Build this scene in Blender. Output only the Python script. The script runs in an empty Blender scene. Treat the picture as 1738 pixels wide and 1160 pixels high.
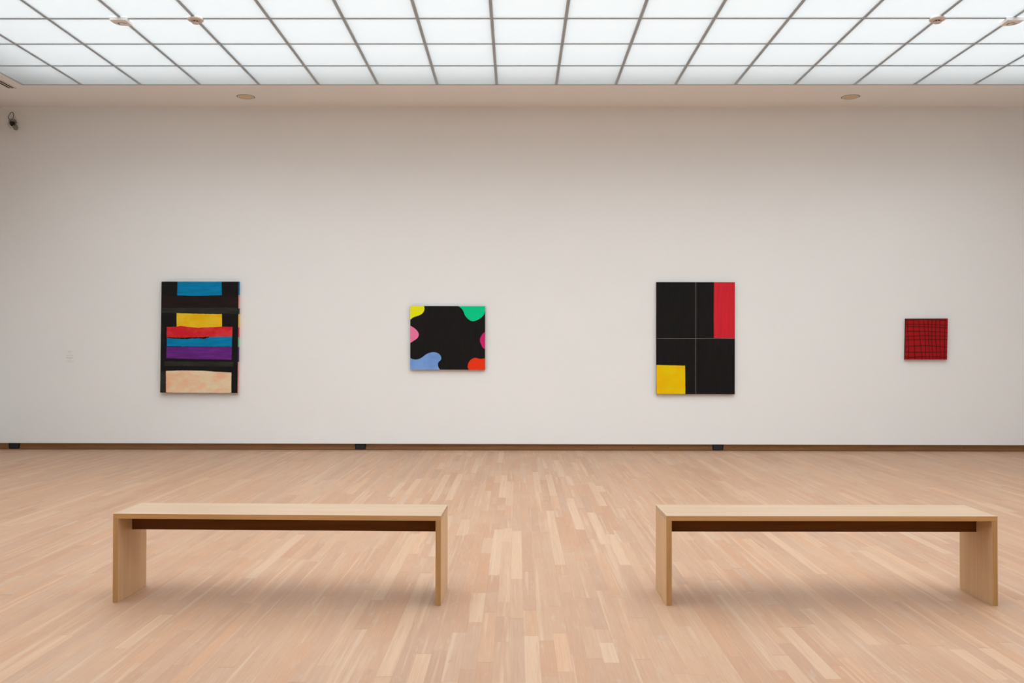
import bpy, bmesh, math, random
from mathutils import Vector, Matrix

S = bpy.context.scene
COL = S.collection

# ------------------------------------------------------------------ camera
FPX = 1522.33
yaw, pitch, roll = math.radians(0.330), math.radians(0.638), math.radians(-0.0925)
Mc = (Matrix.Rotation(yaw, 3, 'Z') @ Matrix.Rotation(pitch, 3, 'X') @ Matrix.Rotation(roll, 3, 'Y'))
right, fwd, up = Mc.col[0], Mc.col[1], Mc.col[2]
cam_data = bpy.data.cameras.new('camera')
cam = bpy.data.objects.new('camera', cam_data)
COL.objects.link(cam)
cam_data.sensor_width = 36.0
cam_data.lens = 36.0 * FPX / 1738.0
cam_data.clip_end = 200
m = Matrix.Identity(4)
for i in range(3):
    m[i][0], m[i][1], m[i][2] = right[i], up[i], -fwd[i]
m[0][3], m[1][3], m[2][3] = 0.0, 0.0, 1.4
cam.matrix_world = m
S.camera = cam

# ------------------------------------------------------------------ view + world
S.view_settings.view_transform = 'Standard'
S.view_settings.look = 'None'
S.view_settings.gamma = 1.0
S.view_settings.exposure = 0.0
S.view_settings.use_curve_mapping = False
W = bpy.data.worlds.new('world')
S.world = W
W.use_nodes = True
W.node_tree.nodes['Background'].inputs[0].default_value = (0.75, 0.86, 1.0, 1)
W.node_tree.nodes['Background'].inputs[1].default_value = 1.0

# room dimensions (metres, camera stands at x = 0, y = 0)
ZC = 4.865                 # ceiling height
YB = 12.68                 # face of the back wall
XL, XR = -7.53, 8.54       # side walls
YF = -1.08                 # wall behind the camera
PW = 0.7717                # ceiling panel pitch
GX0, GX1 = -6.4437, 7.4469 # laylight opening
GY1 = 11.605
NROW = 15
GY0 = GY1 - NROW * PW
SH = 0.60                  # height of the daylight void above the glass

# ------------------------------------------------------------------ light (daylight void above the glass ceiling)
LIGHT_POWER = 1225.0
ld = bpy.data.lights.new('laylight_daylight', 'AREA')
ld.shape = 'RECTANGLE'
ld.size = (GX1 - GX0) - 0.5
ld.size_y = (GY1 - GY0) - 0.25 - 1.3      # light shortened at the camera end to dim the near floor
ld.energy = LIGHT_POWER
ld.color = (0.868, 0.944, 0.99)
lo = bpy.data.objects.new('laylight_daylight', ld)
COL.objects.link(lo)
lo.location = ((GX0 + GX1) / 2, (GY0 + 1.3 + GY1 - 0.25) / 2, ZC + SH - 0.03)


# ------------------------------------------------------------------ helpers
def lin(c):
    return tuple(((v / 255.0) / 12.92 if v / 255.0 <= 0.04045 else ((v / 255.0 + 0.055) / 1.055) ** 2.4) for v in c)


def new_mat(name):
    mt = bpy.data.materials.new(name)
    mt.use_nodes = True
    nt = mt.node_tree
    b = nt.nodes['Principled BSDF']
    return mt, nt, b


def flat(name, rgb, rough=0.6, spec=0.3, metal=0.0):
    mt, nt, b = new_mat(name)
    b.inputs['Base Color'].default_value = (*rgb, 1)
    b.inputs['Roughness'].default_value = rough
    b.inputs['Specular IOR Level'].default_value = spec
    b.inputs['Metallic'].default_value = metal
    return mt


def N(nt, kind, **kw):
    n = nt.nodes.new(kind)
    for k, v in kw.items():
        setattr(n, k, v)
    return n


def noise(nt, vec, scale, detail=4, rough=0.55):
    n = N(nt, 'ShaderNodeTexNoise')
    n.inputs['Scale'].default_value = scale
    n.inputs['Detail'].default_value = detail
    n.inputs['Roughness'].default_value = rough
    nt.links.new(vec, n.inputs['Vector'])
    return n


def mapping(nt, vec, scale):
    n = N(nt, 'ShaderNodeMapping')
    n.inputs['Scale'].default_value = scale
    nt.links.new(vec, n.inputs['Vector'])
    return n.outputs[0]


def mixc(nt, fac, a, b, blend='MIX'):
    n = N(nt, 'ShaderNodeMix', data_type='RGBA', blend_type=blend)
    for sock, v in ((n.inputs[0], fac), (n.inputs[6], a), (n.inputs[7], b)):
        if isinstance(v, (int, float)):
            sock.default_value = v
        elif isinstance(v, tuple):
            sock.default_value = (*v, 1)
        else:
            nt.links.new(v, sock)
    return n.outputs[2]


def maprange(nt, v, a, b, c, d):
    n = N(nt, 'ShaderNodeMapRange')
    nt.links.new(v, n.inputs[0])
    for i, x in enumerate((a, b, c, d)):
        n.inputs[1 + i].default_value = x
    return n.outputs[0]


def bump(nt, b, h, strength, dist):
    n = N(nt, 'ShaderNodeBump')
    n.inputs['Strength'].default_value = strength
    n.inputs['Distance'].default_value = dist
    nt.links.new(h, n.inputs['Height'])
    nt.links.new(n.outputs[0], b.inputs['Normal'])


def plaster(name, rgb):
    mt, nt, b = new_mat(name)
    tc = N(nt, 'ShaderNodeTexCoord')
    n1 = noise(nt, tc.outputs['Object'], 0.9, 3)
    f = maprange(nt, n1.outputs[0], 0.3, 0.7, 0.0, 1.0)
    c = mixc(nt, f, tuple(v * 0.985 for v in rgb), rgb)
    nt.links.new(c, b.inputs['Base Color'])
    n2 = noise(nt, tc.outputs['Object'], 160, 4)
    bump(nt, b, n2.outputs[0], 0.12, 0.002)
    b.inputs['Roughness'].default_value = 0.85
    b.inputs['Specular IOR Level'].default_value = 0.15
    return mt


def wood(name, rgb_a, rgb_b, axis, rough=0.5, spec=0.3, streak=60.0):
    mt, nt, b = new_mat(name)
    tc = N(nt, 'ShaderNodeTexCoord')
    sc = [streak, streak, streak]
    sc[axis] = 1.6
    v = mapping(nt, tc.outputs['Object'], tuple(sc))
    n1 = noise(nt, v, 1.0, 5, 0.6)
    sc2 = [16.0, 16.0, 16.0]
    sc2[axis] = 0.7
    v2 = mapping(nt, tc.outputs['Object'], tuple(sc2))
    n2 = noise(nt, v2, 1.0, 3, 0.5)
    f = maprange(nt, n1.outputs[0], 0.3, 0.72, 0.0, 1.0)
    c = mixc(nt, f, rgb_a, rgb_b)
    f2 = maprange(nt, n2.outputs[0], 0.35, 0.7, 0.0, 0.5)
    c = mixc(nt, f2, c, tuple(x * 0.88 for x in rgb_a))
    # fine dark pores
    sc3 = [420.0, 420.0, 420.0]
    sc3[axis] = 22.0
    n3 = noise(nt, mapping(nt, tc.outputs['Object'], tuple(sc3)), 1.0, 2, 0.5)
    f3 = maprange(nt, n3.outputs[0], 0.62, 0.75, 0.0, 0.35)
    c = mixc(nt, f3, c, tuple(x * 0.62 for x in rgb_a))
    nt.links.new(c, b.inputs['Base Color'])
    b.inputs['Roughness'].default_value = rough
    b.inputs['Specular IOR Level'].default_value = spec
    bump(nt, b, n1.outputs[0], 0.1, 0.001)
    return mt


def paint(name, srgb, k=0.80, var=0.12, horiz=True, second=None, scale=(3.0, 1.0, 26.0)):
    """Brushed acrylic: streaky noise around one colour (or between two)."""
    mt, nt, b = new_mat(name)
    base = tuple(min(0.92, v / k) for v in lin(srgb))
    tc = N(nt, 'ShaderNodeTexCoord')
    sc = scale if horiz else (scale[2], 1.0, scale[0])
    n1 = noise(nt, mapping(nt, tc.outputs['Object'], sc), 1.0, 4, 0.6)
    f = maprange(nt, n1.outputs[0], 0.32, 0.7, 0.0, 1.0)
    if second:
        n2 = noise(nt, mapping(nt, tc.outputs['Object'], (3.2, 1, 5.0)), 1.0, 4, 0.6)
        f2 = maprange(nt, n2.outputs[0], 0.42, 0.62, 0.0, 1.0)
        base2 = tuple(min(0.95, v / k) for v in lin(second))
        c0 = mixc(nt, f2, base, base2)
        dark = mixc(nt, 1.0, c0, tuple([1 - var] * 3), 'MULTIPLY')
        c = mixc(nt, f, dark, c0)
    else:
        c = mixc(nt, f, tuple(v * (1 - var) for v in base), tuple(min(0.95, v * (1 + var * 0.6)) for v in base))
    nt.links.new(c, b.inputs['Base Color'])
    b.inputs['Roughness'].default_value = 0.65
    b.inputs['Specular IOR Level'].default_value = 0.12
    n3 = noise(nt, tc.outputs['Object'], 420, 2)
    bump(nt, b, n3.outputs[0], 0.15, 0.001)
    return mt


def add_box(bm, x0, x1, y0, y1, z0, z1, mi=0):
    vs = [bm.verts.new((x, y, z)) for z in (z0, z1) for y in (y0, y1) for x in (x0, x1)]
    fs = [(0, 2, 3, 1), (4, 5, 7, 6), (0, 1, 5, 4), (2, 6, 7, 3), (0, 4, 6, 2), (1, 3, 7, 5)]
    out = []
    for f in fs:
        fc = bm.faces.new([vs[i] for i in f])
        fc.material_index = mi
        out.append(fc)
    return out


def mesh_obj(name, bm, mats, parent=None, loc=None, bevel=0.0, smooth=False, segs=2, recalc=True):
    if recalc:
        bmesh.ops.recalc_face_normals(bm, faces=bm.faces)
    me = bpy.data.meshes.new(name)
    bm.to_mesh(me)
    bm.free()
    for mt in (mats if isinstance(mats, (list, tuple)) else [mats]):
        me.materials.append(mt)
    if smooth:
        for p in me.polygons:
            p.use_smooth = True
    o = bpy.data.objects.new(name, me)
    COL.objects.link(o)
    if parent:
        o.parent = parent
    if loc:
        o.location = loc
    if bevel:
        md = o.modifiers.new('bevel', 'BEVEL')
        md.width = bevel
        md.segments = segs
        md.limit_method = 'ANGLE'
    return o


def box_obj(name, dims, mat, parent=None, bevel=0.0, segs=2):
    bm = bmesh.new()
    add_box(bm, *dims)
    return mesh_obj(name, bm, mat, parent, bevel=bevel, segs=segs)


def struct(o):
    o['kind'] = 'structure'
    return o


def tag(o, label, cat, group=None):
    o['label'] = label
    o['category'] = cat
    if group:
        o['group'] = group
    return o


def empty(name, loc, rz=0.0):
    o = bpy.data.objects.new(name, None)
    COL.objects.link(o)
    o.location = loc
    o.rotation_euler = (0, 0, rz)
    o.empty_display_size = 0.1
    return o


def copy_tree(root):
    c = root.copy()
    COL.objects.link(c)
    for ch in list(root.children):
        d = ch.copy()
        COL.objects.link(d)
        d.parent = c
        for g in list(ch.children):
            e = g.copy()
            COL.objects.link(e)
            e.parent = d
    return c


def lathe(bm, prof, n=40, mi=0, c=(0, 0)):
    """prof: list of (radius, z); closed at radius 0 ends."""
    rings = []
    for r, z in prof:
        if r < 1e-6:
            rings.append([bm.verts.new((c[0], c[1], z))])
        else:
            rings.append([bm.verts.new((c[0] + r * math.cos(2 * math.pi * i / n), c[1] + r * math.sin(2 * math.pi * i / n), z)) for i in range(n)])
    for a, b in zip(rings, rings[1:]):
        for i in range(n):
            j = (i + 1) % n
            if len(a) == 1 and len(b) == 1:
                continue
            if len(a) == 1:
                f = bm.faces.new((a[0], b[i], b[j]))
            elif len(b) == 1:
                f = bm.faces.new((a[i], a[j], b[0]))
            else:
                f = bm.faces.new((a[i], a[j], b[j], b[i]))
            f.material_index = mi
            f.smooth = True


def tube(bm, pts, r, n=8, mi=0):
    pts = [Vector(p) for p in pts]
    rings = []
    prev = None
    for i, p in enumerate(pts):
        d = (pts[min(i + 1, len(pts) - 1)] - pts[max(i - 1, 0)]).normalized()
        a = prev if prev else (Vector((0, 0, 1)) if abs(d.z) < 0.9 else Vector((1, 0, 0)))
        u = (a - d * a.dot(d)).normalized()
        prev = u
        v = d.cross(u)
        rr = r[i] if isinstance(r, (list, tuple)) else r
        rings.append([bm.verts.new(p + (u * math.cos(2 * math.pi * k / n) + v * math.sin(2 * math.pi * k / n)) * rr) for k in range(n)])
    for a, b in zip(rings, rings[1:]):
        for k in range(n):
            f = bm.faces.new((a[k], a[(k + 1) % n], b[(k + 1) % n], b[k]))
            f.material_index = mi
            f.smooth = True
    for rg in (rings[0], rings[-1]):
        f = bm.faces.new(rg)
        f.material_index = mi


def spline(pts, per=6, closed=False):
    out = []
    n = len(pts)
    segs = n if closed else n - 1
    for i in range(segs):
        p0 = pts[(i - 1) % n] if (closed or i > 0) else pts[i]
        p1 = pts[i]
        p2 = pts[(i + 1) % n]
        p3 = pts[(i + 2) % n] if (closed or i + 2 < n) else pts[(i + 1) % n]
        for k in range(per):
            t = k / per
            out.append(tuple(0.5 * (2 * b + (c - a) * t + (2 * a - 5 * b + 4 * c - d) * t * t + (3 * b - a - 3 * c + d) * t ** 3)
                             for a, b, c, d in zip(p0, p1, p2, p3)))
    if not closed:
        out.append(tuple(pts[-1]))
    return out


# ------------------------------------------------------------------ materials of the room
M_wall = plaster('white_wall_paint', (0.935, 0.928, 0.912))
M_ceil = plaster('white_ceiling_paint', (0.945, 0.92, 0.885))
M_void = flat('void_paint', (0.62, 0.65, 0.65), 0.9, 0.1)
M_bar = flat('ceiling_bar_metal', (0.44, 0.50, 0.55), 0.5, 0.4)

# ------------------------------------------------------------------ floor: oak strip boards
PITCH = 0.0714
random.seed(11)


def floor_mat():
    mt, nt, b = new_mat('whitewashed_oak_boards')
    at = N(nt, 'ShaderNodeAttribute', attribute_name='board')
    sep = N(nt, 'ShaderNodeSeparateColor')
    nt.links.new(at.outputs['Color'], sep.inputs[0])
    tone, hue, seed = sep.outputs[0], sep.outputs[1], sep.outputs[2]
    tc = N(nt, 'ShaderNodeTexCoord')
    ofs = N(nt, 'ShaderNodeCombineXYZ')
    mul = N(nt, 'ShaderNodeMath', operation='MULTIPLY')
    nt.links.new(seed, mul.inputs[0])
    mul.inputs[1].default_value = 37.0
    nt.links.new(mul.outputs[0], ofs.inputs[0])
    nt.links.new(mul.outputs[0], ofs.inputs[1])
    nt.links.new(mul.outputs[0], ofs.inputs[2])
    add = N(nt, 'ShaderNodeVectorMath', operation='ADD')
    nt.links.new(tc.outputs['Object'], add.inputs[0])
    nt.links.new(ofs.outputs[0], add.inputs[1])
    vec = add.outputs[0]
    # board tone: dark -> mid -> light
    ramp = N(nt, 'ShaderNodeValToRGB')
    nt.links.new(tone, ramp.inputs[0])
    e = ramp.color_ramp.elements
    e[0].position, e[0].color = 0.0, (0.435, 0.247, 0.152, 1)
    e[1].position, e[1].color = 1.0, (0.565, 0.362, 0.236, 1)
    k = e.new(0.35)
    k.color = (0.470, 0.275, 0.172, 1)
    k = e.new(0.65)
    k.color = (0.509, 0.305, 0.191, 1)
    # hue: pinkish <-> greyish
    hr = N(nt, 'ShaderNodeValToRGB')
    nt.links.new(hue, hr.inputs[0])
    e = hr.color_ramp.elements
    e[0].position, e[0].color = 0.0, (1.03, 0.955, 0.90, 1)
    e[1].position, e[1].color = 1.0, (0.955, 0.985, 1.04, 1)
    k = e.new(0.5)
    k.color = (1, 1, 1, 1)
    c = mixc(nt, 1.0, ramp.outputs[0], hr.outputs[0], 'MULTIPLY')
    # long grain
    g = noise(nt, mapping(nt, vec, (150, 5.0, 1)), 1.0, 4, 0.6)
    gf = maprange(nt, g.outputs[0], 0.3, 0.72, 0.0, 1.0)
    c = mixc(nt, 1.0, c, mixc(nt, gf, (0.935, 0.92, 0.905), (1.05, 1.055, 1.06)), 'MULTIPLY')
    # whitewash haze patches and worn spots across boards
    h = noise(nt, mapping(nt, tc.outputs['Object'], (2.2, 0.9, 1)), 1.0, 4, 0.6)
    hf = maprange(nt, h.outputs[0], 0.5, 0.72, 0.0, 0.35)
    c = mixc(nt, hf, c, (0.54, 0.37, 0.255))
    sw = noise(nt, mapping(nt, vec, (26, 0.55, 1)), 1.0, 3, 0.55)
    sf = maprange(nt, sw.outputs[0], 0.56, 0.68, 0.0, 0.48)
    c = mixc(nt, sf, c, (0.60, 0.415, 0.285))
    sw2 = noise(nt, mapping(nt, vec, (40, 1.1, 1)), 1.0, 3, 0.55)
    sf2 = maprange(nt, sw2.outputs[0], 0.56, 0.68, 0.0, 0.4)
    c = mixc(nt, sf2, c, (0.43, 0.255, 0.160))
    h2 = noise(nt, mapping(nt, vec, (30, 6, 1)), 1.0, 3, 0.6)
    hf2 = maprange(nt, h2.outputs[0], 0.60, 0.72, 0.0, 0.35)
    c = mixc(nt, hf2, c, (0.47, 0.38, 0.30))
    h3 = noise(nt, mapping(nt, vec, (24, 7, 1)), 1.0, 2, 0.5)
    hf3 = maprange(nt, h3.outputs[0], 0.74, 0.79, 0.0, 0.5)
    c = mixc(nt, hf3, c, (0.30, 0.23, 0.19))
    nt.links.new(c, b.inputs['Base Color'])
    b.inputs['Roughness'].default_value = 0.5
    b.inputs['Specular IOR Level'].default_value = 0.28
    bump(nt, b, g.outputs[0], 0.06, 0.001)
    return mt


# individually recognisable boards: row centre x, y start, y end, tone, hue
SPECIAL = [(-0.204, 11.3, 12.55, .93, .5), (-0.152, 8.6, 10.15, .93, .5), (0.369, 8.73, 10.22, .9, .6), (0.515, 10.05, 11.55, .9, .5),
           (0.224, 8.9, 10.44, .85, .6), (0.5, 7.07, 8.57, .97, .5), (-0.492, 10.34, 11.75, .9, .5), (-0.621, 8.44, 10.26, .9, .5),
           (-0.76, 8.4, 10.2, .9, .55), (0.725, 10.57, 11.35, .88, .8), (0.587, 9.4, 10.11, .9, .8), (0.72, 5.9, 6.89, .95, .5),
           (0.634, 6.53, 7.82, .9, .5), (-1.044, 8.75, 9.87, .92, .5), (-0.08, 8.15, 9.63, .8, .5),
           (-0.072, 9.7, 11.26, .2, .3), (0.29, 8.38, 9.79, .15, .3), (0.42, 8.94, 10.0, .15, .3), (-0.15, 8.18, 8.6, .2, .3),
           (-0.69, 8.4, 8.8, .2, .15), (-0.85, 8.28, 8.79, .25, .15), (-0.331, 11.06, 12.55, .2, .3),
           (-0.143, 5.63, 7.07, .97, .65), (0, 5.53, 7.01, .97, .5), (-0.072, 5.02, 6.6, .72, .6), (-0.214, 4.65, 5.21, .85, .5),
           (0.0714, 3.5, 4.43, .95, .5), (0.446, 4.05, 4.33, .9, .6), (-0.143, 5.22, 5.61, .1, .3), (-0.143, 3.6, 4.05, .2, .1),
           (0.43, 4.54, 5.11, .2, .8), (-0.785, 4.53, 5.01, .2, .4), (-0.286, 4.48, 5.23, .2, .3), (0.357, 3.6, 4.11, .35, .6),
           (-0.2, 3.96, 4.6, .4, .95), (-0.59, 3.87, 5.67, .85, .5), (-0.80, 5.05, 6.9, .9, .4), (0.25, 5.9, 7.9, .85, .5),
           (1.347, 3.86, 4.58, .9, .5), (1.725, 4.31, 4.8, .85, .4), (1.22, 3.7, 4.16, .8, .6), (1.5, 4.63, 5.26, .1, .7),
           (1.42, 4.02, 4.58, .25, .3), (2.113, 3.99, 4.09, .1, .4), (1.42, 4.59, 4.98, .55, .0), (1.0, 5.42, 5.9, 0.0, 1.0)]

bm = bmesh.new()
lay = bm.loops.layers.float_color.new('board')
rows = {}
for x, ya, yb, t, h in SPECIAL:
    r = round(x / PITCH)
    rows.setdefault(r, []).append((ya, yb, t, h))
YEND = YB + 0.035
r0, r1 = int(XL / PITCH) - 1, int(XR / PITCH) + 1


def board(r, ya, yb, t, h):
    x0, x1 = r * PITCH - PITCH / 2 + 0.00012, r * PITCH + PITCH / 2 - 0.00012
    x0, x1 = max(x0, XL), min(x1, XR)
    if x1 <= x0 or yb <= ya:
        return
    g = 0.0014 if random.random() < 0.12 else 0.0002
    vs = [bm.verts.new(p) for p in ((x0, ya + g, 0), (x1, ya + g, 0), (x1, yb - g, 0), (x0, yb - g, 0))]
    f = bm.faces.new(vs)
    s = random.random()
    for lp in f.loops:
        lp[lay] = (t, h, s, 1.0)


def rnd_tone():
    u = random.random()
    if u < 0.06:
        return random.uniform(0.78, 0.95)
    if u < 0.16:
        return random.uniform(0.12, 0.28)
    return min(0.75, max(0.25, random.gauss(0.48, 0.11)))


for r in range(r0, r1 + 1):
    fixed = sorted(rows.get(r, []))
    y = YF - random.uniform(0, 1)
    while y < YEND:
        nxt = next((s for s in fixed if s[1] > y + 0.01), None)
        if nxt and nxt[0] <= y + 0.01:
            board(r, max(y, YF), min(nxt[1], YEND), nxt[2], nxt[3])
            y = nxt[1]
            continue
        L = random.choice((0.45, 0.6, 0.8, 1.0, 1.2, 1.5, 1.9)) * random.uniform(0.85, 1.15)
        ye = y + L
        if nxt and ye > nxt[0] - 0.25:
            ye = nxt[0]
        board(r, max(y, YF), min(ye, YEND), rnd_tone(), min(1, max(0, random.gauss(0.45, 0.24))))
        y = ye
for f in add_box(bm, XL, XR, YF, YEND, -0.12, -0.003, 1):
    pass
for f in bm.faces:
    if f.material_index == 0 and f.normal.z < 0:
        f.normal_flip()
M_floor = floor_mat()
M_under = flat('board_joint_underlay', (0.16, 0.10, 0.06), 0.9, 0.1)  # dark underlay seen through the gaps between boards
floor = struct(mesh_obj('floor', bm, [M_floor, M_under], recalc=False))

# ------------------------------------------------------------------ walls with recessed timber plinth
GAP = 0.092


def wall(name, x0, x1, y0, y1):
    return struct(box_obj(name, (x0, x1, y0, y1, GAP, ZC), M_wall))


wall('wall_back', XL, XR, YB, YB + 0.25)
wall('wall_front', XL, XR, YF - 0.25, YF)
wall('wall_left', XL - 0.25, XL, YF - 0.25, YB + 0.25)
wall('wall_right', XR, XR + 0.25, YF - 0.25, YB + 0.25)
M_plinth = wood('stained_pine_plinth', (0.235, 0.110, 0.040), (0.32, 0.165, 0.066), 0, 0.55, 0.3, 40)
M_screw = flat('dark_screw_head', (0.03, 0.025, 0.02), 0.4, 0.5)
M_line = flat('plinth_foot_line', (0.12, 0.06, 0.03), 0.6, 0.2)  # thin dark line along the foot of the plinth


def plinth(name, dims, screws=()):
    bm = bmesh.new()
    add_box(bm, *dims)
    for x, z in screws:
        y = dims[2]
        n = 10
        c = [bm.verts.new((x + 0.0052 * math.cos(2 * math.pi * k / n), y - 0.0012, z + 0.0052 * math.sin(2 * math.pi * k / n))) for k in range(n)]
        d = [bm.verts.new((v.co.x, y + 0.001, v.co.z)) for v in c]
        f = bm.faces.new(c)
        f.material_index = 1
        for k in range(n):
            f = bm.faces.new((c[k], c[(k + 1) % n], d[(k + 1) % n], d[k]))
            f.material_index = 1
    return struct(mesh_obj(name, bm, [M_plinth, M_screw]))


random.seed(4)
scr = []
for px in (105, 163, 224, 285, 564, 595, 631, 693, 755, 817, 880, 940, 1010, 1070, 1130, 1199, 1242, 1300, 1360, 1420, 1487, 1547, 1620, 1630, 1689):
    scr.append(((px - 874.0) / 1522.3 * 12.715, 0.042 + random.uniform(-0.004, 0.004)))
plinth('baseboard_back', (XL - 0.03, XR + 0.03, YB + 0.035, YB + 0.25, 0.0, GAP), scr)
plinth('baseboard_left', (XL - 0.25, XL - 0.035, YF, YB + 0.03, 0.0, GAP))
plinth('baseboard_right', (XR + 0.035, XR + 0.25, YF, YB + 0.03, 0.0, GAP))
plinth('baseboard_front', (XL - 0.03, XR + 0.03, YF - 0.25, YF - 0.035, 0.0, GAP))
tr = struct(box_obj('trim_1', (XL, XR, YB + 0.028, YB + 0.035, 0.0, 0.008), M_line))

# ------------------------------------------------------------------ ceiling soffit with the daylight void above it
bm = bmesh.new()
E = 0.25
T = 0.30
HOLES = [(-3.7015, 12.160), (4.5210, 12.168)]      # recessed downlights
HR = 0.098
# soffit plate: front strip (with round cut-outs), rear and side strips
def strip_with_holes(x0, x1, y0, y1, z, holes, r, n=32):
    xs = [x0]
    for hx, hy in holes:
        xs += [hx - 0.2, hx + 0.2]
    xs.append(x1)
    for i in range(len(xs) - 1):
        a, b = xs[i], xs[i + 1]
        if i % 2 == 0:
            bm.faces.new([bm.verts.new(p) for p in ((a, y0, z), (a, y1, z), (b, y1, z), (b, y0, z))])
        else:
            hx, hy = holes[i // 2]
            ring = [bm.verts.new((hx + r * math.cos(2 * math.pi * k / n), hy + r * math.sin(2 * math.pi * k / n), z)) for k in range(n)]
            outer = []
            for k in range(n):
                c, s = math.cos(2 * math.pi * k / n), math.sin(2 * math.pi * k / n)
                tx = ((b - hx) if c > 0 else (a - hx)) / c if abs(c) > 1e-6 else 1e9
                ty = ((y1 - hy) if s > 0 else (y0 - hy)) / s if abs(s) > 1e-6 else 1e9
                t = min(tx, ty)
                outer.append(bm.verts.new((hx + c * t, hy + s * t, z)))
            for k in range(n):
                j = (k + 1) % n
                bm.faces.new((ring[k], outer[k], outer[j], ring[j]))
            for cx_, cy_ in ((a, y0), (a, y1), (b, y0), (b, y1)):
                cv = bm.verts.new((cx_, cy_, z))
                best = sorted(range(n), key=lambda k: math.atan2(outer[k].co.y - hy, outer[k].co.x - hx))
                ang = math.atan2(cy_ - hy, cx_ - hx)
                for q in range(n):
                    A, B = outer[best[q]], outer[best[(q + 1) % n]]
                    aa = math.atan2(A.co.y - hy, A.co.x - hx)
                    bb = math.atan2(B.co.y - hy, B.co.x - hx)
                    if aa < ang < bb:
                        bm.faces.new((A, cv, B))


strip_with_holes(XL - E, XR + E, GY1 + 0.016, YB + E, ZC, HOLES, HR)
for x0, x1, y0, y1 in ((XL - E, XR + E, YF - E, GY0 - 0.016), (XL - E, GX0 - 0.016, GY0 - 0.016, GY1 + 0.016), (GX1 + 0.016, XR + E, GY0 - 0.016, GY1 + 0.016)):
    bm.faces.new([bm.verts.new(p) for p in ((x0, y0, ZC), (x0, y1, ZC), (x1, y1, ZC), (x1, y0, ZC))])
# shaft walls, lid
def quad(a, b, c, d, mi):
    f = bm.faces.new([bm.verts.new(p) for p in (a, b, c, d)])
    f.material_index = mi


X0, X1, Y0, Y1 = GX0 - 0.016, GX1 + 0.016, GY0 - 0.016, GY1 + 0.016
ZT = ZC + SH
quad((X0, Y0, ZC), (X0, Y1, ZC), (X0, Y1, ZT), (X0, Y0, ZT), 1)
quad((X1, Y0, ZC), (X1, Y1, ZC), (X1, Y1, ZT), (X1, Y0, ZT), 1)
quad((X0, Y0, ZC), (X1, Y0, ZC), (X1, Y0, ZT), (X0, Y0, ZT), 1)
quad((X0, Y1, ZC), (X1, Y1, ZC), (X1, Y1, ZT), (X0, Y1, ZT), 1)
quad((XL - E, YF - E, ZT), (XR + E, YF - E, ZT), (XR + E, YB + E, ZT), (XL - E, YB + E, ZT), 1)
for a, b in (((XL - E, YF - E), (XR + E, YF - E)), ((XR + E, YF - E), (XR + E, YB + E)), ((XR + E, YB + E), (XL - E, YB + E)), ((XL - E, YB + E), (XL - E, YF - E))):
    quad((*a, ZC), (*b, ZC), (*b, ZT), (*a, ZT), 1)
struct(mesh_obj('ceiling', bm, [M_ceil, M_void], recalc=False))

# ------------------------------------------------------------------ glass ceiling (laylight)
def glass_mat():
    mt = bpy.data.materials.new('frosted_laylight_glass')
    mt.use_nodes = True
    nt = mt.node_tree
    nt.nodes.remove(nt.nodes['Principled BSDF'])
    out = nt.nodes['Material Output']
    tr_ = N(nt, 'ShaderNodeBsdfTranslucent')
    tc = N(nt, 'ShaderNodeTexCoord')
    n1 = noise(nt, mapping(nt, tc.outputs['Object'], (0.6, 0.9, 1)), 1.0, 3)
    f = maprange(nt, n1.outputs[0], 0.35, 0.65, 0, 1)
    c = mixc(nt, f, (0.875, 0.88, 0.885), (0.905, 0.905, 0.905))
    nt.links.new(c, tr_.inputs[0])
    df = N(nt, 'ShaderNodeBsdfDiffuse')
    df.inputs[0].default_value = (0.45, 0.48, 0.47, 1)
    mx = N(nt, 'ShaderNodeMixShader')
    lw = N(nt, 'ShaderNodeLayerWeight')
    lw.inputs[0].default_value = 0.5
    ff = maprange(nt, lw.outputs['Facing'], 0.40, 0.61, 0.00, 0.70)
    nt.links.new(ff, mx.inputs[0])
    nt.links.new(tr_.outputs[0], mx.inputs[1])
    nt.links.new(df.outputs[0], mx.inputs[2])
    nt.links.new(mx.outputs[0], out.inputs[0])
    return mt


M_glass = glass_mat()
win = struct(empty('window_1', ((GX0 + GX1) / 2, (GY0 + GY1) / 2, ZC)))
wx, wy = win.location.x, win.location.y
BW = 0.0165
bm = bmesh.new()
for k in range(19):
    x = GX0 + k * PW - wx
    w = BW if 0 < k < 18 else 0.011
    add_box(bm, x - w, x + w, GY0 - wy - 0.011, GY1 - wy + 0.011, -0.003, 0.03)
mesh_obj('main_bar_grid', bm, M_bar, win)
bm = bmesh.new()
for k in range(NROW + 1):
    y = GY0 + k * PW - wy
    w = 0.0150 if 0 < k < NROW else 0.013
    for j in range(18):
        xa = GX0 + j * PW - wx + BW
        add_box(bm, xa, xa + PW - 2 * BW, y - w, y + w, -0.002, 0.03)
mesh_obj('cross_bar_grid', bm, M_bar, win)
pane = None
bm_far = bmesh.new()
for r in range(NROW):
    for k in range(18):
        cxp = GX0 + (k + 0.5) * PW - wx
        cyp = GY1 - (r + 0.5) * PW - wy
        if r < 5:
            if pane is None:
                bm = bmesh.new()
                h = PW / 2 - 0.010
                bm.faces.new([bm.verts.new(p) for p in ((-h, -h, 0), (-h, h, 0), (h, h, 0), (h, -h, 0))])
                pane = mesh_obj('glass_pane', bm, M_glass, win, recalc=False)
                o = pane
            else:
                o = pane.copy()
                COL.objects.link(o)
            o.location = (cxp, cyp, 0.002)
        else:
            h = PW / 2 - 0.010
            bm_far.faces.new([bm_far.verts.new((cxp + a * h, cyp + b * h, 0.002)) for a, b in ((-1, -1), (-1, 1), (1, 1), (1, -1))])
far = mesh_obj('glass_pane', bm_far, M_glass, win, recalc=False)
far['kind'] = 'stuff'

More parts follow.
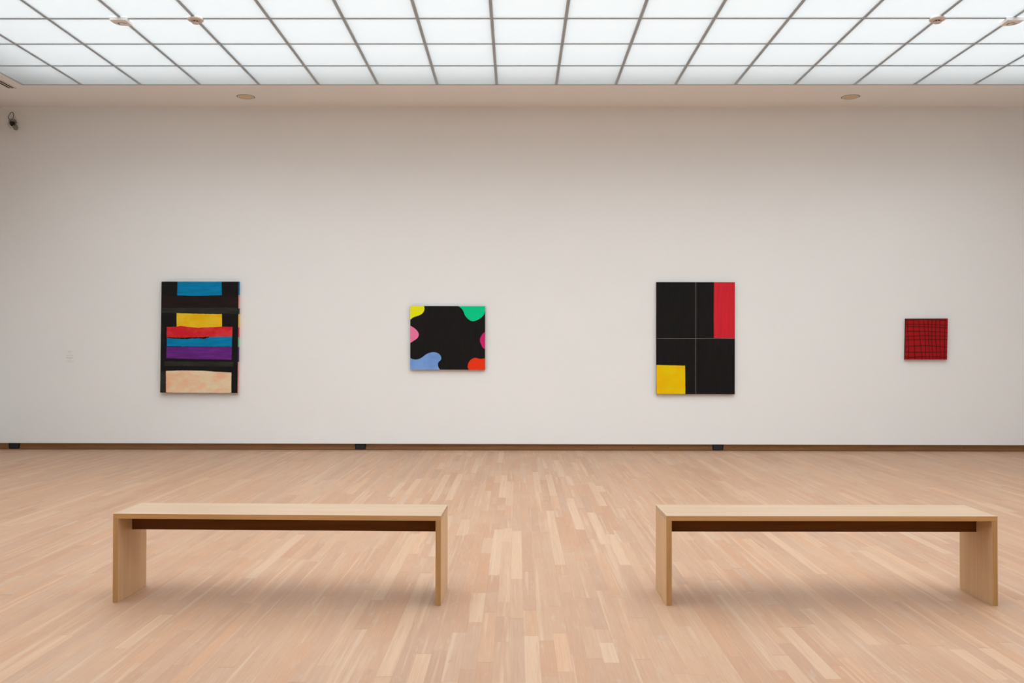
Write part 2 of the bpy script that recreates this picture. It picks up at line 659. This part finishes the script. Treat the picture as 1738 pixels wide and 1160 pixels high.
# ------------------------------------------------------------------ paintings
def painting(name, corners, thick, regions, mats, side=0, side_strips=None):
    """corners TL, TR, BR, BL as (x, z) of the front face; regions: list of (material index, [(u, v)...]) with v down."""
    cx = sum(c[0] for c in corners) / 4
    cz = sum(c[1] for c in corners) / 4
    P = [(x - cx, z - cz) for x, z in corners]

    def uv(u, v):
        a = [P[0][i] * (1 - u) + P[1][i] * u for i in (0, 1)]
        b = [P[3][i] * (1 - u) + P[2][i] * u for i in (0, 1)]
        return (a[0] * (1 - v) + b[0] * v, a[1] * (1 - v) + b[1] * v)
    bm = bmesh.new()
    fr = [bm.verts.new((x, -thick, z)) for x, z in P]
    bk = [bm.verts.new((x, 0, z)) for x, z in P]
    bm.faces.new(fr)
    bm.faces.new(bk[::-1])
    for i in range(4):
        j = (i + 1) % 4
        if i == 1 and side_strips:
            continue
        f = bm.faces.new((fr[i], bk[i], bk[j], fr[j]))
        f.material_index = side
    if side_strips:
        for v0, v1, mi in side_strips:
            a, b = uv(1, v0), uv(1, v1)
            f = bm.faces.new([bm.verts.new(p) for p in ((a[0], -thick, a[1]), (a[0], 0, a[1]), (b[0], 0, b[1]), (b[0], -thick, b[1]))])
            f.material_index = mi
    bmesh.ops.recalc_face_normals(bm, faces=bm.faces)
    for q, (mi, pts) in enumerate(regions):
        vs = [bm.verts.new((uv(u, v)[0], -thick - 0.0004 - 0.00015 * q, uv(u, v)[1])) for u, v in pts]
        f = bm.faces.new(vs)
        f.material_index = mi
        f.normal_update()
        if f.normal.y > 0:
            f.normal_flip()
        bmesh.ops.triangulate(bm, faces=[f])
    o = mesh_obj(name, bm, mats, recalc=False)
    o.location = (cx, YB - 0.002, cz)
    return o


def conv(pts, x0, y0, x1, y1):
    return [((x - x0) / (x1 - x0), (y - y0) / (y1 - y0)) for x, y in pts]


def wob(rng, pts, amp, step=14):
    """hand-painted edge: subdivide and jitter slightly"""
    out = []
    n = len(pts)
    for i in range(n):
        a, b = pts[i], pts[(i + 1) % n]
        L = math.hypot(b[0] - a[0], b[1] - a[1])
        k = max(1, int(L / step))
        for q in range(k):
            t = q / k
            out.append((a[0] + (b[0] - a[0]) * t + (rng.uniform(-amp, amp) if q else 0), a[1] + (b[1] - a[1]) * t + (rng.uniform(-amp, amp) if q else 0)))
    return out


rng = random.Random(3)
M_black = paint('black_acrylic', (23, 21, 20), var=0.2, horiz=False)
M_black2 = paint('worn_black_acrylic', (44, 43, 40), var=0.35)
M_redblack = paint('reddish_black_acrylic', (34, 24, 22), var=0.3)
M_blue = paint('cerulean_acrylic', (0, 122, 170), var=0.25)
M_yel = paint('warm_yellow_acrylic', (248, 172, 10), var=0.05, second=(250, 190, 45))
M_red = paint('cadmium_red_acrylic', (200, 30, 40), var=0.12, second=(212, 60, 62))
M_pur = paint('violet_acrylic', (98, 40, 122), var=0.3)
M_beige = paint('peach_wash', (240, 200, 166), var=0.04, second=(232, 172, 134), scale=(3, 1, 30))
M_pink0 = paint('pink_wash', (238, 160, 150))
M_green0 = paint('green_edge_paint', (110, 190, 130))
mats1 = [M_black, M_black2, M_redblack, M_blue, M_yel, M_red, M_pur, M_beige, M_pink0, M_green0]
B1 = (118, 92, 780, 1043)
R1 = [
    (2, conv([(118, 218), (780, 214), (780, 312), (118, 314)], *B1)),
    (1, conv(wob(rng, [(118, 316), (780, 314), (780, 366), (118, 360)], 1.5), *B1)),
    (1, conv([(118, 860), (160, 858), (162, 1043), (118, 1043)], *B1)),
    (1, conv(wob(rng, [(150, 775), (740, 778), (740, 818), (150, 812)], 2), *B1)),
    (3, conv(wob(rng, [(256, 93), (634, 93), (637, 207), (500, 212), (400, 214), (254, 210)], 0.8), *B1)),
    (4, conv(wob(rng, [(251, 362), (440, 367), (640, 369), (641, 480), (430, 490), (253, 482)], 0.8), *B1)),
    (5, conv(wob(rng, [(168, 480), (250, 479), (285, 471), (340, 478), (430, 487), (520, 483), (641, 476), (731, 479), (730, 562), (520, 566), (400, 569), (168, 573)], 1.0), *B1)),
    (3, conv(wob(rng, [(170, 576), (300, 578), (420, 576), (500, 566), (620, 563), (729, 563), (728, 647), (170, 645)], 1.2), *B1)),
    (0, conv(wob(rng, [(178, 569), (300, 573), (480, 566), (530, 563), (535, 568), (480, 585), (472, 578), (380, 578), (345, 585), (250, 580), (180, 576)], 2.2, 9), *B1)),
    (6, conv(wob(rng, [(168, 650), (260, 652), (300, 648), (728, 649), (727, 760), (400, 754), (168, 748)], 1.0), *B1)),
    (7, conv(wob(rng, [(166, 857), (300, 852), (480, 854), (600, 863), (726, 868), (727, 1042), (168, 1042)], 0.8), *B1)),
]
strips1 = [(0, .12, 3), (.12, .24, 8), (.24, .29, 0), (.29, .41, 4), (.41, .5, 5), (.5, .585, 9), (.585, .71, 6), (.71, .72, 0), (.72, 1, 8)]
p = painting('painting', [(-5.0202, 2.3786), (-3.9290, 2.3796), (-3.9370, 0.8082), (-5.0300, 0.8110)], 0.06, R1, mats1, 0, strips1)
tag(p, 'tall black painting stacked with blue, yellow, red, purple and peach blocks', 'painting')

M_bgreen = paint('emerald_green_acrylic', (0, 196, 132), var=0.04)
M_bred = paint('orange_red_acrylic', (242, 52, 20), var=0.05)
M_bblue = paint('periwinkle_blue_acrylic', (118, 156, 212), var=0.06, second=(108, 144, 204))
M_byel = paint('lemon_yellow_acrylic', (232, 228, 20), var=0.05)
M_bpink = paint('candy_pink_acrylic', (222, 116, 158), var=0.05)
M_bmag = paint('magenta_acrylic', (196, 34, 106), var=0.05)
B2 = (135, 165, 1184, 1055)
R2 = [
    (1, conv([(135, 165)] + spline([(327, 165), (334, 190), (330, 230), (305, 270), (265, 295), (215, 312), (175, 328), (135, 360)]), *B2)),
    (2, conv([(1184, 165)] + spline([(1184, 222), (1176, 265), (1158, 300), (1120, 333), (1070, 362), (1010, 376), (955, 352), (905, 298), (882, 240), (850, 195), (806, 165)]), *B2)),
    (3, conv(spline([(135, 442), (180, 468), (225, 505), (252, 550), (250, 590), (225, 625), (180, 655), (135, 686)]), *B2)),
    (4, conv(spline([(1184, 524), (1150, 555), (1122, 600), (1112, 645), (1125, 690), (1150, 740), (1184, 768)]), *B2)),
    (5, conv([(135, 1055)] + spline([(135, 892), (170, 910), (215, 916), (265, 905), (310, 880), (355, 845), (410, 820), (470, 812), (520, 825), (557, 855), (571, 895), (560, 925), (532, 950), (523, 980), (530, 1020), (552, 1055)]), *B2)),
    (6, conv([(1184, 1055)] + spline([(956, 1055), (941, 1020), (944, 985), (965, 940), (1000, 905), (1045, 888), (1090, 897), (1135, 902), (1184, 892)]), *B2)),
]
p = painting('painting', [(-1.5092, 2.0414), (-0.4535, 2.0389), (-0.4530, 1.1416), (-1.5065, 1.1439)], 0.04, R2, [M_black, M_byel, M_bgreen, M_bpink, M_bmag, M_bblue, M_bred])
tag(p, 'wide black painting with rounded yellow, green, pink, blue and orange blobs', 'painting')

M_p3red = paint('crimson_acrylic', (200, 36, 48), var=0.1, horiz=False, scale=(2.0, 1, 30))
M_p3yel = paint('golden_yellow_acrylic', (244, 190, 0), var=0.03, horiz=False, second=(250, 176, 0))
M_chalk = paint('pale_grey_line_paint', (112, 108, 104), var=0.3)
M_p3side = paint('dark_brown_canvas_edge', (72, 58, 52))
B3 = (97, 97, 766, 1054)


def linepoly(pts, w):
    up_, dn = [], []
    for i, q in enumerate(pts):
        a, b = pts[max(0, i - 1)], pts[min(len(pts) - 1, i + 1)]
        dx, dy = b[0] - a[0], b[1] - a[1]
        L = math.hypot(dx, dy)
        up_.append((q[0] - dy / L * w / 2, q[1] + dx / L * w / 2))
        dn.append((q[0] + dy / L * w / 2, q[1] - dx / L * w / 2))
    return up_ + dn[::-1]


R3 = [
    (1, conv(wob(rng, [(588, 98), (766, 98), (766, 576), (588, 574), (586, 400)], 0.6), *B3)),
    (2, conv(wob(rng, [(97, 806), (342, 811), (344, 1053), (97, 1053)], 0.6), *B3)),
    (3, conv(linepoly([(432, 98), (433, 400), (431, 700), (432, 1052)], 3.6), *B3)),
    (3, conv(linepoly([(98, 578), (400, 579), (766, 579)], 4.0), *B3)),
]
p = painting('painting', [(1.9623, 2.3824), (3.0642, 2.3812), (3.0605, 0.8037), (1.9604, 0.8037)], 0.04, R3, [M_black, M_p3red, M_p3yel, M_chalk, M_p3side], 4)
tag(p, 'tall black painting with red upper right corner, yellow square and thin grey cross', 'painting')

M_p4red = paint('deep_red_acrylic', (162, 18, 24), var=0.10, second=(152, 24, 26))
M_p4line = paint('dark_maroon_line_paint', (88, 20, 18), var=0.25)
B4 = (201, 187, 1021, 990)
shx = lambda y: -15.0 * ((y - 187) / 803.0) + 7.5
V4 = [(238, 243, 255, 265), (357, 360, 372, 386), (455, 470, 497, 524), (545, 575, 590, 594), (640, 645, 655, 667), (722, 710, 718, 735),
      (803, 782, 800, 808), (870, 872, 872, 876), (976, 965, 961, 962)]
H4 = [(222, 210, 232), (298, 300, 322), (342, 348, 372), (435, 440, 460), (535, 521, 537), (605, 598, 598), (735, 718, 748), (845, 846, 840), (945, 936, 942)]
R4 = []
ys4 = (187, 430, 720, 990)
for v in V4:
    pts = spline([(x - shx(y), y) for x, y in zip(v, ys4)], 5)
    R4.append((1, conv(linepoly(pts, 16), *B4)))
for h in H4:
    pts = spline([(201, h[0]), (610, h[1]), (1021, h[2])], 6)
    R4.append((1, conv(linepoly(pts, 14), *B4)))
R4.append((1, conv([(201, 187), (1021, 187), (1021, 194), (201, 202)], *B4)))
p = painting('painting', [(5.4678, 1.8708), (6.0536, 1.8733), (6.0399, 1.2960), (5.4544, 1.2959)], 0.04, R4, [M_p4red, M_p4line], 1)
tag(p, 'small square red painting with a wavy dark maroon grid, at far right of the wall', 'painting')

# ------------------------------------------------------------------ faint wall text left of the first painting
M_text = flat('pale_grey_vinyl', (0.60, 0.585, 0.56), 0.7, 0.2)
bm = bmesh.new()
rng = random.Random(8)
rows_t = [(0.079, 0.078, .010), (0.058, 0.030, .009), (0.026, 0.112, .007), (0.012, 0.085, .006), (-0.009, 0.098, .010), (-0.026, 0.034, .008), (-0.052, 0.112, .007), (-0.070, 0.124, .007)]
wt = empty('wall_text', (-6.341, YB, 1.312))
for block in (rows_t[:2], rows_t[2:6], rows_t[6:]):
    bm = bmesh.new()
    for z, wdt, h in block:
        x = -wdt / 2
        while x < wdt / 2:
            cw = rng.uniform(0.004, 0.008)
            if rng.random() > 0.16:
                add_box(bm, x, x + cw * 0.6, -0.0008, 0, z - h / 2, z - h / 2 + h * rng.uniform(0.6, 1.0))
            x += cw
    mesh_obj('text_block', bm, M_text, wt)
tag(wt, 'faint small block of centred grey lettering on the white wall, left of the first painting', 'wall text')

# ------------------------------------------------------------------ benches
OAK_TOP = wood('oak_top', (0.50, 0.335, 0.215), (0.575, 0.395, 0.262), 0, 0.42, 0.35)
OAK_LEG = wood('oak_leg', (0.63, 0.39, 0.205), (0.73, 0.475, 0.262), 2, 0.48, 0.3)
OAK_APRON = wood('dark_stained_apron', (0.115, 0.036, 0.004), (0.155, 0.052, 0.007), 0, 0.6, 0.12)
M_edge = wood('oak_edge_band', (0.56, 0.30, 0.115), (0.68, 0.385, 0.160), 0, 0.5, 0.3, 90)
M_edgev = wood('oak_edge_band_upright', (0.50, 0.275, 0.105), (0.61, 0.35, 0.145), 2, 0.5, 0.3, 90)


def bench_slab(bm, dims, edge_axis):
    """box whose narrow front and back edges use the edge band"""
    for f in add_box(bm, *dims):
        f.normal_update()
        if abs(f.normal.y) > 0.9:
            f.material_index = 1


def make_bench(w=1.829, d=0.362, h=0.494, t=0.030):
    root = empty('bench', (0, 0, 0))
    bm = bmesh.new()
    bench_slab(bm, (-w / 2, w / 2, -d / 2, d / 2, h - 0.028, h), 0)
    mesh_obj('seat_top', bm, [OAK_TOP, M_edge], root, bevel=0.0012)
    for s in (-1, 1):
        bm = bmesh.new()
        x0, x1 = (-w / 2, -w / 2 + t) if s < 0 else (w / 2 - t, w / 2)
        bench_slab(bm, (x0, x1, -d / 2, d / 2, 0.0, h - 0.0285), 2)
        mesh_obj('leg', bm, [OAK_LEG, M_edgev], root, bevel=0.0012)
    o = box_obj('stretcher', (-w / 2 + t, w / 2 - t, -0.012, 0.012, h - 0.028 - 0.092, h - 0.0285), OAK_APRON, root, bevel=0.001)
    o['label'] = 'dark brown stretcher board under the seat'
    return root


b1 = make_bench()
b1.location = (-1.3275, 5.146, 0.0)
b1.rotation_euler = (0, 0, math.radians(-1.35))
tag(b1, 'pale oak slab-ended bench on the left side of the wooden floor', 'bench', 'oak benches')
b2 = copy_tree(b1)
b2.location = (1.7375, 5.150, 0.0)
b2.rotation_euler = (0, 0, math.radians(0.47))
tag(b2, 'pale oak slab-ended bench on the right side of the wooden floor', 'bench', 'oak benches')

# ------------------------------------------------------------------ recessed downlights in the soffit
M_trim = flat('cream_trim_ring', (0.74, 0.66, 0.53), 0.5, 0.4)
M_bowl = flat('warm_brass_reflector', (0.70, 0.53, 0.30), 0.35, 0.5)
M_rim = flat('dark_lamp_rim', (0.14, 0.11, 0.08), 0.6, 0.3)


def make_downlight():
    root = empty('recessed_downlight', (0, 0, ZC))
    bm = bmesh.new()
    lathe(bm, [(0.085, 0.018), (0.085, -0.001), (0.121, -0.0012), (0.121, 0.0004)], 48)
    mesh_obj('shadow_gap_ring', bm, M_rim, root)
    bm = bmesh.new()
    lathe(bm, [(0.092, -0.001), (0.092, -0.006), (0.098, -0.008), (0.108, -0.0075), (0.111, -0.0045), (0.111, -0.0008)], 48)
    mesh_obj('trim_ring', bm, M_trim, root, smooth=True)
    bm = bmesh.new()
    lathe(bm, [(0.0915, -0.003), (0.07, -0.0022), (0.04, -0.0016), (0.0, -0.0014)], 48)
    mesh_obj('diffuser', bm, M_bowl, root, smooth=True)
    return root


d1 = make_downlight()
d1.location = (HOLES[0][0], HOLES[0][1], ZC)
tag(d1, 'unlit round recessed ceiling downlight above the leftmost painting', 'downlight', 'recessed downlights')
d2 = copy_tree(d1)
d2.location = (HOLES[1][0], HOLES[1][1], ZC)
tag(d2, 'unlit round recessed ceiling downlight on the right, between the two right paintings', 'downlight', 'recessed downlights')

# ------------------------------------------------------------------ smoke detectors
M_plas = flat('cream_plastic', (0.78, 0.68, 0.60), 0.5, 0.35)
M_slot = flat('dark_slot_mesh', (0.17, 0.13, 0.10), 0.7, 0.2)


def make_detector():
    root = empty('smoke_detector', (0, 0, ZC))
    bm = bmesh.new()
    lathe(bm, [(0, -0.004), (0.074, -0.004), (0.080, -0.010), (0.080, -0.022), (0.072, -0.030), (0.040, -0.033), (0, -0.033)], 48)
    mesh_obj('base_disc', bm, M_plas, root, smooth=True)
    bm = bmesh.new()
    lathe(bm, [(0.0, -0.033), (0.033, -0.033), (0.033, -0.049), (0.0, -0.049)], 40)
    col_ = mesh_obj('vent_collar', bm, M_slot, root)
    bm = bmesh.new()
    for k in range(8):
        a = 2 * math.pi * (k + 0.5) / 8
        c, s = math.cos(a), math.sin(a)
        vs = []
        for z in (-0.0335, -0.049):
            for rr, tt in ((0.032, -0.003), (0.037, -0.003), (0.037, 0.003), (0.032, 0.003)):
                vs.append(bm.verts.new((rr * c - tt * s, rr * s + tt * c, z)))
        for f in ((0, 1, 2, 3), (7, 6, 5, 4), (0, 4, 5, 1), (1, 5, 6, 2), (2, 6, 7, 3), (3, 7, 4, 0)):
            bm.faces.new([vs[i] for i in f])
    mesh_obj('fins', bm, M_plas, root)
    bm = bmesh.new()
    lathe(bm, [(0, -0.049), (0.038, -0.049), (0.038, -0.053), (0.032, -0.059), (0.0, -0.061)], 40)
    mesh_obj('cap', bm, M_plas, root, smooth=True)
    return root


s1 = make_detector()
s1.location = (-3.350, 9.272, ZC)
tag(s1, 'round cream smoke detector under the glass ceiling, on the left side', 'smoke detector', 'smoke detectors')
s2 = copy_tree(s1)
s2.location = (4.345, 9.272, ZC)
tag(s2, 'round cream smoke detector under the glass ceiling, on the right side', 'smoke detector', 'smoke detectors')

# ------------------------------------------------------------------ square sensor boxes
M_box = flat('white_sensor_housing', (0.88, 0.86, 0.84), 0.45, 0.35)
M_mark = flat('dark_sensor_window', (0.20, 0.16, 0.12), 0.4, 0.5)


def make_sensor(sx):
    root = empty('sensor_box', (0, 0, ZC))
    h = 0.0845
    pts = [(-h * sx, -h), (h * sx, -h), (h * sx, h), (-h * sx + 0.075 * sx, h)]
    for k in range(1, 9):
        a = math.pi / 2 + (math.pi / 2) * k / 8
        pts.append((sx * (-h + 0.075 + 0.075 * math.cos(a)), h - 0.11 + 0.11 * math.sin(a)))
    bm = bmesh.new()
    lo_ = [bm.verts.new((x * 0.985, y * 0.985, -0.040)) for x, y in pts]
    hi = [bm.verts.new((x, y, -0.004)) for x, y in pts]
    bm.faces.new(lo_)
    bm.faces.new(hi[::-1])
    for i in range(len(pts)):
        j = (i + 1) % len(pts)
        bm.faces.new((lo_[i], lo_[j], hi[j], hi[i]))
    mesh_obj('housing', bm, M_box, root, bevel=0.003)
    bm = bmesh.new()
    add_box(bm, -0.036, -0.022, -0.012, 0.034, -0.043, -0.0395)
    mesh_obj('slot_window', bm, M_mark, root, bevel=0.001)
    bm = bmesh.new()
    tube(bm, [(0.006 + 0.028 * math.cos(t_), 0.008 + 0.026 * math.sin(t_), -0.0405) for t_ in [math.radians(v) for v in range(-150, 60, 15)]], 0.0026, 6)
    mesh_obj('lens_ring', bm, M_mark, root)
    bm = bmesh.new()
    lathe(bm, [(0, -0.0395), (0.006, -0.0395), (0.005, -0.043), (0, -0.043)], 14, c=(0.052, 0.006))
    mesh_obj('indicator', bm, M_mark, root)
    return root


q1 = make_sensor(1)
q1.location = (-4.142, 9.306, ZC)
tag(q1, 'square white sensor box under the glass ceiling, left of the left smoke detector', 'sensor', 'ceiling sensor boxes')
q2 = make_sensor(-1)
q2.location = (5.139, 9.325, ZC)
tag(q2, 'square white sensor box under the glass ceiling, cut off by the right photo edge', 'sensor', 'ceiling sensor boxes')

# ------------------------------------------------------------------ linear air vent in the left soffit
M_vent = flat('vent_frame_paint', (0.70, 0.64, 0.58), 0.6, 0.3)
M_dark = flat('black_vent_slot', (0.012, 0.010, 0.009), 0.8, 0.1)
root = empty('air_vent', (-6.665, 10.6, ZC))
bm = bmesh.new()
add_box(bm, -0.060, 0.060, -1.20, 1.16, -0.0035, 0.0)
mesh_obj('vent_frame', bm, M_vent, root, bevel=0.001)
for sx in (-0.024, 0.022):
    box_obj('slot', (sx - 0.011, sx + 0.011, -1.17, 1.135, -0.0052, -0.0030), M_dark, root)
tag(root, 'long ceiling air vent with two black slots beside the left edge of the glass ceiling', 'air vent')

# ------------------------------------------------------------------ small camera with looping cable high on the wall
M_cb = flat('grey_beige_bracket', (0.36, 0.31, 0.25), 0.5, 0.3)
M_cblack = flat('black_camera_body', (0.014, 0.011, 0.010), 0.35, 0.5)
M_cgrey = flat('smoky_grey_hood', (0.245, 0.225, 0.19), 0.35, 0.5)
M_cable = flat('dark_brown_cable', (0.075, 0.055, 0.045), 0.5, 0.3)


def cp(u, v, y=0.0):
    """sketch units (21 per cm-scale pixel) to metres around the bracket"""
    return ((u - 460) * 0.000400, y, -(v - 620) * 0.000398)


root = empty('security_camera', (-7.1540, YB, 4.624))
bm = bmesh.new()
pts = [cp(320, 452), (0, 0, 0)]
prof = [(318, 452), (400, 440), (510, 462), (530, 530), (548, 590), (480, 605), (380, 590), (335, 540), (305, 520)]
fa = [bm.verts.new(cp(u, v, -0.032)) for u, v in prof]
fb = [bm.verts.new(cp(u, v, -0.001)) for u, v in prof]
bm.faces.new(fa)
bm.faces.new(fb[::-1])
for i in range(len(prof)):
    j = (i + 1) % len(prof)
    bm.faces.new((fa[i], fa[j], fb[j], fb[i]))
mesh_obj('wall_bracket', bm, M_cb, root, bevel=0.003)
bm = bmesh.new()
path = [cp(365, 545, -0.04), cp(405, 600, -0.06), cp(455, 640, -0.075), cp(505, 675, -0.08), cp(545, 705, -0.085), cp(560, 725, -0.09)]
tube(bm, path, [0.008, 0.019, 0.029, 0.033, 0.030, 0.016], 16)
body = mesh_obj('camera_body', bm, M_cblack, root, smooth=True)
bm = bmesh.new()
tube(bm, [cp(450, 610, -0.075), cp(530, 612, -0.075), cp(580, 632, -0.075)], [0.010, 0.014, 0.008], 14)
mesh_obj('hinge', bm, M_cblack, body, smooth=True)
bm = bmesh.new()
tube(bm, [cp(590, 730, -0.09), cp(610, 755, -0.095), cp(640, 800, -0.10), cp(648, 865, -0.10), cp(645, 900, -0.10)], [0.012, 0.033, 0.036, 0.029, 0.012], 20)
mesh_obj('hood', bm, M_cgrey, root, smooth=True)
bm = bmesh.new()
tube(bm, spline([cp(310, 470, -0.03), cp(308, 410, -0.05), cp(345, 325, -0.05), cp(395, 245, -0.045), cp(440, 222, -0.04), cp(455, 260, -0.03), cp(448, 340, -0.02), cp(440, 455, -0.03)], 6), 0.0048, 8)
mesh_obj('cable', bm, M_cable, root)
bm = bmesh.new()
tube(bm, spline([cp(545, 620, -0.08), cp(562, 575, -0.07), cp(595, 560, -0.06), cp(628, 595, -0.06), cp(622, 650, -0.07), cp(590, 685, -0.08), cp(555, 690, -0.09)], 6), 0.0022, 6)
mesh_obj('cable', bm, M_cable, root)
bm = bmesh.new()
tube(bm, spline([cp(305, 500, -0.03), cp(308, 600, -0.05), cp(340, 690, -0.07), cp(400, 765, -0.08), cp(450, 808, -0.09), cp(510, 800, -0.10)], 6), 0.0020, 6)
mesh_obj('cable', bm, M_cable, root)
tag(root, 'small black and grey camera with looping cables high on the wall at far left', 'camera')

# ------------------------------------------------------------------ black boxes set into the plinth
M_sock = flat('matt_black_plastic', (0.012, 0.011, 0.011), 0.6, 0.2)
M_sockin = flat('black_socket_face', (0.022, 0.021, 0.022), 0.5, 0.3)


def make_socket():
    root = empty('floor_socket', (0, 0, 0))
    bm = bmesh.new()
    z0, z1 = 0.012, GAP
    a = [(-0.073, z0), (0.073, z0), (0.080, z1), (-0.080, z1)]
    fr = [bm.verts.new((x, -0.012, z)) for x, z in a]
    bk = [bm.verts.new((x, 0.0, z)) for x, z in a]
    bm.faces.new(fr)
    bm.faces.new(bk[::-1])
    for i in range(4):
        j = (i + 1) % 4
        bm.faces.new((fr[i], fr[j], bk[j], bk[i]))
    mesh_obj('housing', bm, M_sock, root, bevel=0.002)
    box_obj('face_plate', (-0.058, 0.058, -0.014, -0.011, 0.022, 0.080), M_sockin, root, bevel=0.001)
    return root


k1 = make_socket()
k1.location = (-7.137, YB + 0.035, 0)
tag(k1, 'black box set in the brown plinth at the far left end of the wall', 'socket box', 'black boxes in the plinth')
for x, lb in ((-2.218, 'black box in the brown plinth, between the leftmost painting and the blob painting'),
              (2.840, 'black box set in the brown plinth below the painting with the red corner')):
    kk = copy_tree(k1)
    kk.location = (x, YB + 0.035, 0)
    tag(kk, lb, 'socket box', 'black boxes in the plinth')
